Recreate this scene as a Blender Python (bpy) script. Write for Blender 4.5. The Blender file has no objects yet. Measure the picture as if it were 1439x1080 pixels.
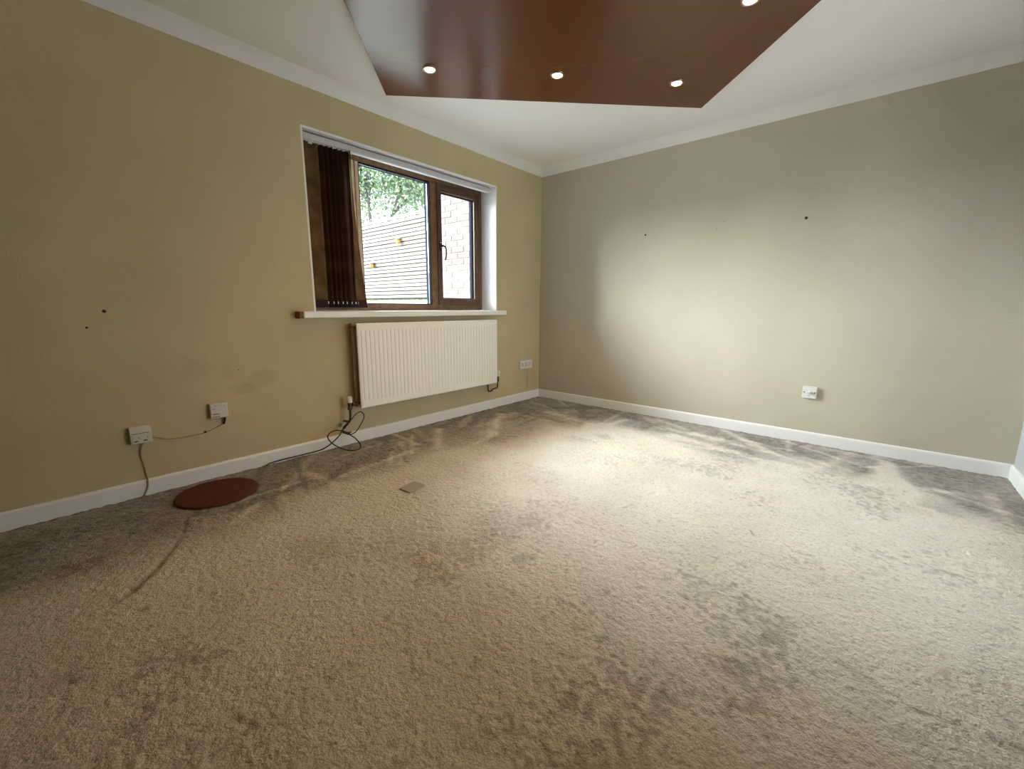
import bpy, bmesh, math, random
import numpy as np
from mathutils import Vector, Matrix
random.seed(7)
S = bpy.context.scene
COL = S.collection
PI = math.pi

# ------------------------------------------------------------ camera
cd = bpy.data.cameras.new('camera')
cam = bpy.data.objects.new('camera', cd); COL.objects.link(cam)
YAW, PITCH, ROLL = 0.85899, -0.18024, 0.00479
f_ = Vector((math.cos(PITCH)*math.sin(YAW), math.cos(PITCH)*math.cos(YAW), math.sin(PITCH)))
r_ = Vector((math.cos(YAW), -math.sin(YAW), 0)); u_ = r_.cross(f_)
r2 = math.cos(ROLL)*r_ + math.sin(ROLL)*u_; u2 = -math.sin(ROLL)*r_ + math.cos(ROLL)*u_
M = Matrix((r2, u2, -f_)).transposed().to_4x4(); M.translation = Vector((-3.745, -2.838, 0.9824))
cam.matrix_world = M
cd.sensor_width = 36; cd.lens = 595.91/1439*36; cd.clip_start = 0.02; cd.clip_end = 300
S.camera = cam

# ------------------------------------------------------------ world, sun, exposure
w = bpy.data.worlds.new('overcast_sky'); S.world = w; w.use_nodes = True
bg = w.node_tree.nodes['Background']
bg.inputs[0].default_value = (0.90, 0.96, 1.0, 1); bg.inputs[1].default_value = 3.4
sd = bpy.data.lights.new('hazy_sun', 'SUN'); sd.energy = 48.0; sd.angle = math.radians(74); sd.color = (0.88, 0.95, 1.0)
sun = bpy.data.objects.new('hazy_sun', sd); COL.objects.link(sun)
sun.rotation_euler = Vector((0.31, -0.70, -0.62)).to_track_quat('-Z', 'Y').to_euler()
sun.location = (-3, 8, 8)
pd = bpy.data.lights.new('window_portal', 'AREA'); pd.shape = 'RECTANGLE'; pd.size = 1.75; pd.size_y = 1.1
pd.cycles.is_portal = True
po = bpy.data.objects.new('window_portal', pd); COL.objects.link(po)
po.location = (-1.565, 0.30, 1.51); po.rotation_euler = Vector((0, -1, 0)).to_track_quat('-Z', 'Z').to_euler()
pd2 = bpy.data.lights.new('door_portal', 'AREA'); pd2.shape = 'RECTANGLE'; pd2.size = 1.78; pd2.size_y = 2.05; pd2.cycles.is_portal = True
po2 = bpy.data.objects.new('door_portal', pd2); COL.objects.link(po2)
po2.location = (-1.30, -3.75, 1.02); po2.rotation_euler = Vector((0, 1, 0)).to_track_quat('-Z', 'Z').to_euler()
S.view_settings.view_transform = 'Standard'; S.view_settings.look = 'None'
S.view_settings.gamma = 1; S.view_settings.use_curve_mapping = False
S.view_settings.exposure = 0.38
SPOT_W, SPOT_COL = 9.5, (1.0, 0.50, 0.045)

# ------------------------------------------------------------ materials
def N(nt, t, **kw):
    n = nt.nodes.new(t)
    for k, v in kw.items(): setattr(n, k, v)
    return n
def mat(name, col, rough=0.6, metal=0, bump=None, var=None, spec=0.5, coat=0, emit=None, estr=0, sheen=0):
    """bump=(scale,strength,dist) noise relief; var=(scale,colour2,amount) colour mottling"""
    m = bpy.data.materials.new(name); m.use_nodes = True; nt = m.node_tree
    b = nt.nodes['Principled BSDF']
    b.inputs['Base Color'].default_value = (*col, 1); b.inputs['Roughness'].default_value = rough
    b.inputs['Metallic'].default_value = metal; b.inputs['Specular IOR Level'].default_value = spec
    b.inputs['Coat Weight'].default_value = coat; b.inputs['Sheen Weight'].default_value = sheen
    if emit: b.inputs['Emission Color'].default_value = (*emit, 1); b.inputs['Emission Strength'].default_value = estr
    if bump or var: tc = N(nt, 'ShaderNodeTexCoord')
    if var:
        n = N(nt, 'ShaderNodeTexNoise'); n.inputs['Scale'].default_value = var[0]; n.inputs['Detail'].default_value = 6
        nt.links.new(tc.outputs['Object'], n.inputs['Vector'])
        mp = N(nt, 'ShaderNodeMapRange'); mp.inputs[1].default_value = .38; mp.inputs[2].default_value = .62
        mp.inputs[4].default_value = var[2]
        nt.links.new(n.outputs[0], mp.inputs[0])
        mx = N(nt, 'ShaderNodeMix', data_type='RGBA'); mx.inputs[6].default_value = (*col, 1); mx.inputs[7].default_value = (*var[1], 1)
        nt.links.new(mp.outputs[0], mx.inputs[0]); nt.links.new(mx.outputs[2], b.inputs['Base Color'])
    if bump:
        n = N(nt, 'ShaderNodeTexNoise'); n.inputs['Scale'].default_value = bump[0]; n.inputs['Detail'].default_value = 4
        nt.links.new(tc.outputs['Object'], n.inputs['Vector'])
        bp = N(nt, 'ShaderNodeBump'); bp.inputs['Strength'].default_value = bump[1]; bp.inputs['Distance'].default_value = bump[2]
        nt.links.new(n.outputs[0], bp.inputs['Height']); nt.links.new(bp.outputs[0], b.inputs['Normal'])
    return m

M_plaster = mat('white_plaster', (.86, .87, .875), .7, bump=(90, .25, .004))
M_cove = mat('coving_paint', (.83, .84, .84), .7)
M_gloss = mat('white_gloss_paint', (.87, .87, .86), .35, bump=(30, .05, .002))
M_brownwall = mat('unseen_wall_darkening_brown', (.13, .055, .025), .7, bump=(90, .2, .004))  # made-up brown on the unseen near wall, darkens and warms the left side
M_backwall = mat('white_wall_paint', (.50, .51, .52), .7, bump=(90, .2, .004))
M_panel = mat('brown_satin_paint', (.115, .028, .003), .4, spec=.0, coat=1, bump=(160, .06, .002))
M_panel.node_tree.nodes['Principled BSDF'].inputs['Coat Roughness'].default_value = .24; M_panel.node_tree.nodes['Principled BSDF'].inputs['Coat IOR'].default_value = 1.62
M_wood = mat('brown_window_wood', (.125, .060, .024), .42, bump=(60, .15, .002), var=(24, (.21, .115, .05), .6))
M_wooddark = mat('dark_window_wood', (.065, .026, .012), .4, var=(24, (.11, .05, .022), .6))
M_pale = mat('pale_wood', (.66, .52, .36), .5, var=(20, (.50, .36, .22), .6))  # paler wood tone for the left mullion and its bead
M_grey = mat('grey_weathered_frame', (.005, .006, .009), .8, spec=.02)
_nt = M_grey.node_tree; _d = _nt.nodes.new('ShaderNodeBsdfDiffuse'); _d.inputs[0].default_value = (.016, .019, .026, 1)
_nt.links.new(_d.outputs[0], _nt.nodes['Material Output'].inputs[0])
M_silver = mat('spacer_bar', (.6, .62, .64), .3)
M_raw = mat('raw_end_grain', (.12, .06, .03), .8, var=(90, (.25, .15, .08), .7))
M_rail = mat('white_aluminium_rail', (.58, .58, .60), .4)
M_plastic = mat('white_plastic', (.74, .74, .73), .35)
M_plastic2 = mat('aged_white_plastic', (.66, .62, .54), .4)
M_clear = mat('pale_bead_plastic', (.92, .92, .93), .25)
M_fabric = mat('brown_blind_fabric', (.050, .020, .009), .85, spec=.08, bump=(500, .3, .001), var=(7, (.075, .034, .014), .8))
M_fabric2 = mat('lit_brown_blind_fabric', (.085, .045, .018), .85, spec=.08, bump=(500, .3, .001), var=(9, (.15, .09, .04), .8))  # lighter copy of the blind fabric: light on two slats painted in
M_hem = mat('dark_hem_fabric', (.022, .009, .007), .9)
M_rad = mat('radiator_enamel', (.90, .905, .86), .35)
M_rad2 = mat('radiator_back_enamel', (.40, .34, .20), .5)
M_chrome = mat('worn_brass_chrome', (.11, .08, .06), .35, metal=.9)
M_dark = mat('dark_slot', (.02, .017, .015), .6)
M_mark = mat('grey_print', (.16, .14, .12), .6)
M_cable = mat('dark_purple_black_cable', (.020, .013, .016), .45)
M_beigecable = mat('cream_painted_cable', (.36, .28, .14), .6)
M_rug = mat('red_brown_woven_mat', (.13, .030, .016), .95, bump=(230, .7, .004), var=(60, (.085, .020, .012), .8))
M_offcut = mat('carpet_square_pile', (.50, .47, .41), .95, bump=(300, .8, .006), var=(120, (.36, .33, .28), .8))
M_fence = mat('pale_pink_timber', (.115, .092, .086), .8, bump=(60, .3, .003), var=(3.5, (.13, .118, .10), .8))
M_backing = mat('dark_fence_backing', (.012, .008, .007), .9)
M_mortar = mat('pale_mortar', (.150, .135, .13), .95, bump=(120, .6, .004))
M_brick = [mat('brick_pink_a', (.112, .078, .072), .9, bump=(70, .9, .006), var=(22, (.135, .115, .108), .9)),
           mat('brick_pink_b', (.098, .060, .055), .9, bump=(70, .9, .006), var=(26, (.125, .095, .088), .9)),
           mat('brick_cream', (.130, .108, .10), .9, bump=(70, .9, .006), var=(22, (.115, .085, .077), .7))]
M_render = mat('white_render', (.22, .235, .22), .9, bump=(60, .4, .004))
M_grass = mat('lawn_grass', (.07, .12, .035), .9, bump=(80, 1, .02), var=(12, (.12, .15, .06), .8))
M_patio = mat('patio_concrete', (.30, .29, .27), .9, bump=(30, .5, .006), var=(3, (.22, .215, .20), .8))
M_bark = mat('grey_bark', (.13, .115, .11), .9)
M_leaf = mat('green_leaf', (.22, .32, .21), .6, var=(1.1, (.31, .37, .35), .9))
M_leaf2 = mat('bright_green_leaf', (.24, .34, .13), .6)
M_yellow = mat('yellow_glass', (.30, .16, .02), .3)
M_metal = mat('grey_metal', (.25, .28, .29), .4, metal=.6)
M_bulb = mat('lit_bulb', (1, .9, .7), .4, emit=(1.0, .80, .50), estr=14)
M_ring = mat('downlight_brass_ring', (.30, .22, .14), .3, metal=.8)
M_hole = mat('plugged_screw_hole', (.035, .02, .012), .8)

# glass pane: mostly transmits, small constant reflection
def glassmat():
    m = bpy.data.materials.new('window_glass'); m.use_nodes = True; nt = m.node_tree; nt.nodes.clear()
    o = N(nt, 'ShaderNodeOutputMaterial'); t = N(nt, 'ShaderNodeBsdfTransparent'); g = N(nt, 'ShaderNodeBsdfGlossy')
    t.inputs[0].default_value = (.97, .985, .98, 1); g.inputs['Roughness'].default_value = .02
    fr = N(nt, 'ShaderNodeFresnel'); fr.inputs[0].default_value = 1.3
    mx = N(nt, 'ShaderNodeMixShader'); nt.links.new(fr.outputs[0], mx.inputs[0])
    nt.links.new(t.outputs[0], mx.inputs[1]); nt.links.new(g.outputs[0], mx.inputs[2]); nt.links.new(mx.outputs[0], o.inputs[0])
    return m
M_glass = glassmat()

# cream wall paint with roller stipple, scuffs and grime
def wallmat(name, col, col2, scuffs, axis):
    m = mat(name, col, .75); nt = m.node_tree; b = nt.nodes['Principled BSDF']
    tc = N(nt, 'ShaderNodeTexCoord')
    n1 = N(nt, 'ShaderNodeTexNoise'); n1.inputs['Scale'].default_value = 2.2; n1.inputs['Detail'].default_value = 5
    nt.links.new(tc.outputs['Object'], n1.inputs['Vector'])
    mp = N(nt, 'ShaderNodeMapRange'); mp.inputs[1].default_value = .35; mp.inputs[2].default_value = .68
    nt.links.new(n1.outputs[0], mp.inputs[0])
    mx = N(nt, 'ShaderNodeMix', data_type='RGBA'); mx.inputs[6].default_value = (*col, 1); mx.inputs[7].default_value = (*col2, 1)
    nt.links.new(mp.outputs[0], mx.inputs[0]); last = mx.outputs[2]
    sep = N(nt, 'ShaderNodeSeparateXYZ'); nt.links.new(tc.outputs['Object'], sep.inputs[0])
    A = sep.outputs[0 if axis == 'x' else 1]; Z = sep.outputs[2]
    wob = N(nt, 'ShaderNodeTexNoise'); wob.inputs['Scale'].default_value = 14; wob.inputs['Detail'].default_value = 5
    nt.links.new(tc.outputs['Object'], wob.inputs['Vector'])
    def mth(op, a, b_=None):
        q = N(nt, 'ShaderNodeMath', operation=op)
        for i, v in enumerate((a, b_)):
            if v is None: continue
            if isinstance(v, (int, float)): q.inputs[i].default_value = v
            else: nt.links.new(v, q.inputs[i])
        return q.outputs[0]
    for (a, z, ra, rz, amt, c) in scuffs:
        da = mth('DIVIDE', mth('SUBTRACT', A, a), ra); dz = mth('DIVIDE', mth('SUBTRACT', Z, z), rz)
        r = mth('ADD', mth('MULTIPLY', da, da), mth('MULTIPLY', dz, dz))
        r = mth('ADD', r, mth('MULTIPLY', mth('SUBTRACT', wob.outputs[0], .5), 2.2))
        q = N(nt, 'ShaderNodeMapRange'); q.interpolation_type = 'SMOOTHSTEP'
        q.inputs[1].default_value = 0; q.inputs[2].default_value = 1.1; q.inputs[3].default_value = amt; q.inputs[4].default_value = 0
        nt.links.new(r, q.inputs[0])
        x2 = N(nt, 'ShaderNodeMix', data_type='RGBA'); x2.inputs[7].default_value = (*c, 1)
        nt.links.new(q.outputs[0], x2.inputs[0]); nt.links.new(last, x2.inputs[6]); last = x2.outputs[2]
    nt.links.new(last, b.inputs['Base Color'])
    n2 = N(nt, 'ShaderNodeTexNoise'); n2.inputs['Scale'].default_value = 110; n2.inputs['Detail'].default_value = 3
    nt.links.new(tc.outputs['Object'], n2.inputs['Vector'])
    bp = N(nt, 'ShaderNodeBump'); bp.inputs['Strength'].default_value = .32; bp.inputs['Distance'].default_value = .004
    nt.links.new(n2.outputs[0], bp.inputs['Height']); nt.links.new(bp.outputs[0], b.inputs['Normal'])
    return m
grime = (.28, .19, .10)
CREAM, CREAM2 = (.60, .50, .30), (.54, .45, .275)  # left wall cream yellowed, warm lamp light put into its colour
M_wall_l = wallmat('cream_wall_left', CREAM, CREAM2, [
    (-2.90, .50, .10, .045, .30, grime), (-2.79, .55, .10, .06, .20, grime), (-2.98, .62, .05, .08, .14, grime),
    (-3.12, .64, .10, .08, .12, grime), (-.20, .20, .018, .13, .55, (.42, .27, .14)), (-2.40, .15, .05, .09, .30, (.55, .38, .10)),
    (-2.33, .148, .022, .022, .9, (.05, .04, .02)), (-2.95, .30, .12, .05, .10, grime),
    (-2.45, .12, .20, .05, .20, (.55, .40, .14))], 'x')
M_wall_r = wallmat('cream_wall_right', (.56, .51, .405), (.525, .475, .375), [(-1.751, 1.60, .012, .012, .3, grime), (-1.80, 1.65, .01, .01, .25, grime)], 'y')

def carpetmat():
    m = mat('carpet_pile', (.5, .5, .5), 1.0, spec=.15, sheen=.25); nt = m.node_tree; b = nt.nodes['Principled BSDF']
    tc = N(nt, 'ShaderNodeTexCoord')
    def noise(s, d=4, vec=None, ro=.5):
        n = N(nt, 'ShaderNodeTexNoise'); n.inputs['Scale'].default_value = s; n.inputs['Detail'].default_value = d
        n.inputs['Roughness'].default_value = ro
        nt.links.new(vec or tc.outputs['Object'], n.inputs['Vector']); return n.outputs[0]
    def rng(src, a, c, lo=0, hi=1):
        q = N(nt, 'ShaderNodeMapRange'); q.interpolation_type = 'SMOOTHSTEP'
        for i, v in enumerate((a, c, lo, hi)): q.inputs[i+1].default_value = v
        nt.links.new(src, q.inputs[0]); return q.outputs[0]
    def mix(fac, a, c):
        x = N(nt, 'ShaderNodeMix', data_type='RGBA')
        nt.links.new(fac, x.inputs[0])
        for i, v in ((6, a), (7, c)):
            if isinstance(v, tuple): x.inputs[i].default_value = (*v, 1)
            else: nt.links.new(v, x.inputs[i])
        return x.outputs[2]
    at = N(nt, 'ShaderNodeAttribute', attribute_name='brushed'); st = N(nt, 'ShaderNodeAttribute', attribute_name='stain_and_shade')
    base = mix(rng(noise(3.5, 6), .35, .65), (.80, .76, .665), (.735, .69, .595))
    base = mix(rng(noise(64, 6, ro=.7), .50, .68, 0, .55), base, (.36, .30, .225))
    base = mix(rng(noise(190, 3), .5, .75, 0, .5), base, (.40, .35, .28))
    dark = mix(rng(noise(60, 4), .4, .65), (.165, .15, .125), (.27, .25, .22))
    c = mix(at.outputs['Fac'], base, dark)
    c = mix(st.outputs['Fac'], c, (.105, .075, .05))
    nt.links.new(c, b.inputs['Base Color'])
    a1 = N(nt, 'ShaderNodeMath', operation='MULTIPLY_ADD'); a1.inputs[1].default_value = .35
    nt.links.new(noise(170, 4, ro=.6), a1.inputs[0]); nt.links.new(noise(52, 3, ro=.55), a1.inputs[2])
    bp = N(nt, 'ShaderNodeBump'); bp.inputs['Strength'].default_value = .9; bp.inputs['Distance'].default_value = .019
    nt.links.new(a1.outputs[0], bp.inputs['Height']); nt.links.new(bp.outputs[0], b.inputs['Normal'])
    return m
M_carpet = carpetmat()

# ------------------------------------------------------------ mesh helpers
def box(bm, x0, x1, y0, y1, z0, z1):
    x0, x1 = sorted((x0, x1)); y0, y1 = sorted((y0, y1)); z0, z1 = sorted((z0, z1))
    v = [bm.verts.new(p) for p in [(x0,y0,z0),(x1,y0,z0),(x1,y1,z0),(x0,y1,z0),(x0,y0,z1),(x1,y0,z1),(x1,y1,z1),(x0,y1,z1)]]
    for q in [(0,3,2,1),(4,5,6,7),(0,1,5,4),(1,2,6,5),(2,3,7,6),(3,0,4,7)]: bm.faces.new([v[i] for i in q])
def obj(name, bm, m, parent=None, bevel=0, seg=2, smooth=False, loc=None):
    if bevel: bmesh.ops.bevel(bm, geom=bm.edges[:], offset=bevel, segments=seg, profile=.5, affect='EDGES', clamp_overlap=True)
    bmesh.ops.recalc_face_normals(bm, faces=bm.faces[:])
    me = bpy.data.meshes.new(name); bm.to_mesh(me); bm.free()
    if smooth: me.shade_smooth()
    me.materials.append(m)
    o = bpy.data.objects.new(name, me); COL.objects.link(o)
    if parent: o.parent = parent
    if loc: o.location = loc
    return o
def boxobj(name, b, m, parent=None, bevel=0, seg=2):
    bm = bmesh.new(); box(bm, *b); return obj(name, bm, m, parent, bevel, seg)
def cyl(bm, p0, p1, r0, r1=None, n=20, cap=True):
    p0 = Vector(p0); p1 = Vector(p1); r1 = r0 if r1 is None else r1
    d = (p1-p0).normalized(); a = d.orthogonal().normalized(); c = d.cross(a)
    A = [bm.verts.new(p0 + (a*math.cos(2*PI*i/n) + c*math.sin(2*PI*i/n))*r0) for i in range(n)]
    B = [bm.verts.new(p1 + (a*math.cos(2*PI*i/n) + c*math.sin(2*PI*i/n))*r1) for i in range(n)]
    for i in range(n): bm.faces.new([A[i], A[(i+1) % n], B[(i+1) % n], B[i]])
    if cap: bm.faces.new(A[::-1]); bm.faces.new(B)
def lathe(bm, prof, n=32, c=(0, 0, 0), axis='z'):
    rings = []
    for r, h in prof:
        ring = []
        for i in range(n):
            a = 2*PI*i/n
            p = (r*math.cos(a), r*math.sin(a), h) if axis == 'z' else ((r*math.cos(a), h, r*math.sin(a)) if axis == 'y' else (h, r*math.cos(a), r*math.sin(a)))
            ring.append(bm.verts.new((p[0]+c[0], p[1]+c[1], p[2]+c[2])))
        rings.append(ring)
    for A, B in zip(rings, rings[1:]):
        for i in range(n): bm.faces.new([A[i], A[(i+1) % n], B[(i+1) % n], B[i]])
    bm.faces.new(rings[0]); bm.faces.new(rings[-1])
def smoothpath(pts, k=8):
    P = [Vector(p) for p in pts]; P = [P[0]*2-P[1]] + P + [P[-1]*2-P[-2]]; out = []
    for i in range(1, len(P)-2):
        for j in range(k):
            t = j/k; a, b, c, d = P[i-1], P[i], P[i+1], P[i+2]
            out.append(.5*((2*b)+(c-a)*t+(2*a-5*b+4*c-d)*t*t+(3*b-a-3*c+d)*t**3))
    out.append(P[-2]); return out
def tube(bm, pts, r, n=8, k=8):
    Q = smoothpath(pts, k) if k else [Vector(p) for p in pts]
    d = (Q[1]-Q[0]).normalized(); a = d.orthogonal().normalized(); prev = None; first = None
    for i, q in enumerate(Q):
        d = ((Q[min(i+1, len(Q)-1)]-Q[max(i-1, 0)])).normalized()
        a = (a - d*a.dot(d)).normalized(); c = d.cross(a)
        ring = [bm.verts.new(q+(a*math.cos(2*PI*j/n)+c*math.sin(2*PI*j/n))*r) for j in range(n)]
        if prev:
            for j in range(n): bm.faces.new([prev[j], prev[(j+1) % n], ring[(j+1) % n], ring[j]])
        else: first = ring
        prev = ring
    bm.faces.new(first[::-1]); bm.faces.new(prev)
def tag(o, label, cat, group=None):
    o['label'] = label; o['category'] = cat
    if group: o['group'] = group
    return o
def struct(o): o['kind'] = 'structure'; return o
def empty(name, loc=(0, 0, 0), rz=0):
    e = bpy.data.objects.new(name, None); COL.objects.link(e); e.location = loc; e.rotation_euler = (0, 0, rz); e.empty_display_size = .05
    return e
def extrude_profile(bm, prof, p0, p1, side):
    """prof = list of (out, z); swept from p0 to p1 (xy); side = unit vector towards the room"""
    s = Vector((*side, 0)); A = []; B = []
    for o_, z in prof:
        A.append(bm.verts.new(Vector((*p0, 0))+s*o_+Vector((0, 0, z)))); B.append(bm.verts.new(Vector((*p1, 0))+s*o_+Vector((0, 0, z))))
    n = len(prof)
    for i in range(n): bm.faces.new([A[i], A[(i+1) % n], B[(i+1) % n], B[i]])
    bm.faces.new(A[::-1]); bm.faces.new(B)

# ------------------------------------------------------------ room
XW, YB, ZC, HW = -4.9, -3.53, 2.36, 2.30
WX0, WX1, WZ0, WZ1 = -2.44, -.698, .945, 2.065
TH = .30
# carpet floor: a fine grid whose pile really rises and falls
def vnoise(X, Y, s, seed):
    rs = np.random.RandomState(seed); G = rs.rand(1024, 1024); x = X*s+300.3; y = Y*s+300.7
    xi = np.floor(x).astype(int); yi = np.floor(y).astype(int); fx = x-xi; fy = y-yi
    fx = fx*fx*(3-2*fx); fy = fy*fy*(3-2*fy); xi %= 1024; yi %= 1024; x1 = (xi+1) % 1024; y1 = (yi+1) % 1024
    return (G[xi, yi]*(1-fx)+G[x1, yi]*fx)*(1-fy)+(G[xi, y1]*(1-fx)+G[x1, y1]*fx)*fy
def sst(x, a, b):
    t = np.clip((x-a)/(b-a), 0, 1); return t*t*(3-2*t)
nx, ny = 640, 460
gx = np.linspace(XW, 0, nx); gy = np.linspace(YB, 0, ny); X, Y = np.meshgrid(gx, gy, indexing='ij')
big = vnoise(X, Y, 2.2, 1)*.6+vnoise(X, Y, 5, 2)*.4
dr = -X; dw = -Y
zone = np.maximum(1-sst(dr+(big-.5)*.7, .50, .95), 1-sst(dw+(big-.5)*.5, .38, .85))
zone *= .80+.2*vnoise(X, Y, 7, 4)
rs = np.random.RandomState(5)
def seg(ax, ay, bx, by, wd):
    L2 = (bx-ax)**2+(by-ay)**2+1e-9
    t = np.clip(((X-ax)*(bx-ax)+(Y-ay)*(by-ay))/L2, 0, 1)
    d = np.hypot(X-ax-t*(bx-ax), Y-ay-t*(by-ay))
    return np.exp(-(d/wd)**2)*(.35+.65*vnoise(X, Y, 26, 9))
bru = zone.copy()
# long brush sweeps (vacuum and furniture drags) in the soft zone by the walls
for i in range(80):
    if i % 3 == 0: cx, cy = rs.uniform(-1.0, -.03), rs.uniform(-3.4, -.1)
    elif i % 3 == 1: cx, cy = rs.uniform(-3.2, -.2), rs.uniform(-.75, -.05)
    else: cx, cy = rs.uniform(-1.1, -.05), rs.uniform(-3.4, -1.2)
    an = rs.normal(1.25 if i % 2 else .2, .55); L = rs.uniform(.10, .32); wd = rs.uniform(.012, .04)
    s = rs.choice([-1, -1, 1])*rs.uniform(.4, .95)
    bru = bru + s*seg(cx-L*math.cos(an), cy-L*math.sin(an), cx+L*math.cos(an), cy+L*math.sin(an), wd)*np.clip(zone*1.3+.05, 0, 1)
for a in [(-.05, -2.93, -.68, -3.05, .05), (-.35, -2.95, -.80, -3.02, .06), (-.30, -1.20, -.80, -1.15, .04), (-.55, -.55, -.75, -1.4, .08),
          (-.9, -.25, -1.4, -.60, .05), (-2.0, -.25, -2.25, -.62, .03), (-1.6, -.2, -1.9, -.55, .04), (-.50, -1.7, -.75, -2.8, .045), (-.95, -.9, -1.0, -2.3, .05)]:
    bru = bru - .9*seg(*a)
bru = bru*(.72+.4*vnoise(X, Y, 38, 12)) + .14*(vnoise(X, Y, 2.4, 21)-.45)
bru = np.clip(bru, 0, 1)
stain_shade = np.zeros_like(X)
spec = [(-2.264,-2.554,-2.259,-2.64,.012,.6), (-2.707,-2.542,-2.711,-2.571,.016,.5), (-2.212,-2.782,-2.222,-2.79,.008,.9), (-2.404,-3.016,-2.379,-3.178,.013,.8),
        (-2.379,-3.178,-2.40,-3.3,.03,.45), (-2.487,-2.629,-2.536,-2.668,.008,.7), (-3.781,-1.295,-3.76,-1.33,.035,.75), (-3.605,-1.531,-3.57,-1.62,.03,.45),
        (-3.532,-1.736,-3.50,-1.83,.014,.8), (-3.459,-1.133,-3.42,-1.20,.014,.35), (-1.047,-.897,-1.07,-.89,.008,.9), (-.686,-3.04,-.692,-3.045,.009,1),
        (-2.963,-2.495,-3.0,-2.53,.016,.55), (-3.95,-.50,-3.70,-.64,.13,.75), (-4.1,-.6,-3.9,-.55,.18,.8), (-2.35,-2.86,-2.37,-2.95,.02,.4), (-3.12,-1.9,-3.16,-1.97,.02,.45),
        (-3.30,-2.1,-3.35,-2.2,.02,.5), (-1.7,-2.5,-1.74,-2.52,.006,.9), (-2.85,-2.2,-2.83,-2.28,.018,.4)]
for (a, b, c, d, wd, k) in spec: stain_shade = np.maximum(stain_shade, k*seg(a, b, c, d, wd*.65)*sst(vnoise(X, Y, 45, 77), .2, .6))
for i in range(260):
    x0, y0 = rs.uniform(-3.9, -.4), rs.uniform(-3.45, -.4); an = rs.normal(2.3, .7); L = rs.uniform(.003, .035)
    stain_shade = np.maximum(stain_shade, rs.uniform(.15, .55)*np.exp(-((X-x0)**2+(Y-y0)**2)/.02) * seg(x0, y0, x0+L*math.cos(an), y0+L*math.sin(an), rs.uniform(.004, .011)))
stain_shade = np.maximum(stain_shade, .44*sst(vnoise(X, Y, 4, 31)*.45+vnoise(X, Y, 11, 33)*.15+vnoise(X, Y, 70, 32)*.40, .56, .76)*(.30+.70*sst(-Y-X*.35, 1.7, 3.0))*np.clip(.4+vnoise(X, Y, 30, 34), 0, 1))
# darker line where the carpet meets the skirting
stain_shade = np.maximum(stain_shade, .35*np.exp(-((Y+.02)/.02)**2)+.25*np.exp(-((X+.02)/.02)**2))
Z = .0058*(vnoise(X, Y, 66, 41)-.5)+.0040*(vnoise(X, Y, 36, 42)-.5)-.001+.006*(big-.5) - .003*bru
# edge of the old rug print: a curved crease, its shade also painted into the mask
arc = [(-3.344,-.477), (-3.384,-.60), (-3.447,-.741), (-3.514,-.85), (-3.60,-.955), (-3.66,-1.0)]
for a, b in zip(arc, arc[1:]):
    g = seg(a[0], a[1], b[0], b[1], .011); Z = Z-.010*g; stain_shade = np.maximum(stain_shade, .75*g)
Z = np.clip(Z, -.02, .004)
me = bpy.data.meshes.new('floor'); V = np.stack([X, Y, Z], -1).reshape(-1, 3).astype(np.float32)
idx = np.arange(nx*ny).reshape(nx, ny); F = np.stack([idx[:-1, :-1], idx[1:, :-1], idx[1:, 1:], idx[:-1, 1:]], -1).reshape(-1, 4)
me.vertices.add(len(V)); me.vertices.foreach_set('co', V.ravel()); me.loops.add(F.size); me.loops.foreach_set('vertex_index', F.ravel().astype(np.int32))
me.polygons.add(len(F)); me.polygons.foreach_set('loop_start', np.arange(0, F.size, 4, dtype=np.int32)); me.update(); me.validate()
me.shade_smooth()
for nm, arr in (('brushed', bru), ('stain_and_shade', np.clip(stain_shade, 0, 1))):
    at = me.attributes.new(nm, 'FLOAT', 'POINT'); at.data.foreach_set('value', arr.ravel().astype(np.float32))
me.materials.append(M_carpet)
fl = bpy.data.objects.new('floor', me); COL.objects.link(fl); struct(fl)

bm = bmesh.new()
box(bm, XW, WX0-.012, 0, TH, -.2, ZC+.1); box(bm, WX1+.012, .30, 0, TH, -.2, ZC+.1)
box(bm, WX0-.012, WX1+.012, 0, TH, -.2, WZ0-.04); box(bm, WX0-.012, WX1+.012, 0, TH, WZ1+.012, ZC+.1)
wl = struct(obj('wall_left', bm, M_wall_l))
wr = struct(boxobj('wall_right', (0, .30, YB, 0, -.2, ZC+.1), M_wall_r))
DX0, DX1, DZ1 = -2.20, -.40, 2.06
bm = bmesh.new(); box(bm, XW, DX0, YB-.2, YB, -.2, ZC+.1); box(bm, DX1, .30, YB-.2, YB, -.2, ZC+.1); box(bm, DX0, DX1, YB-.2, YB, DZ1, ZC+.1); box(bm, DX0, DX1, YB-.2, YB, -.2, -.012)
wb = struct(obj('wall_back', bm, M_backwall))
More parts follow.
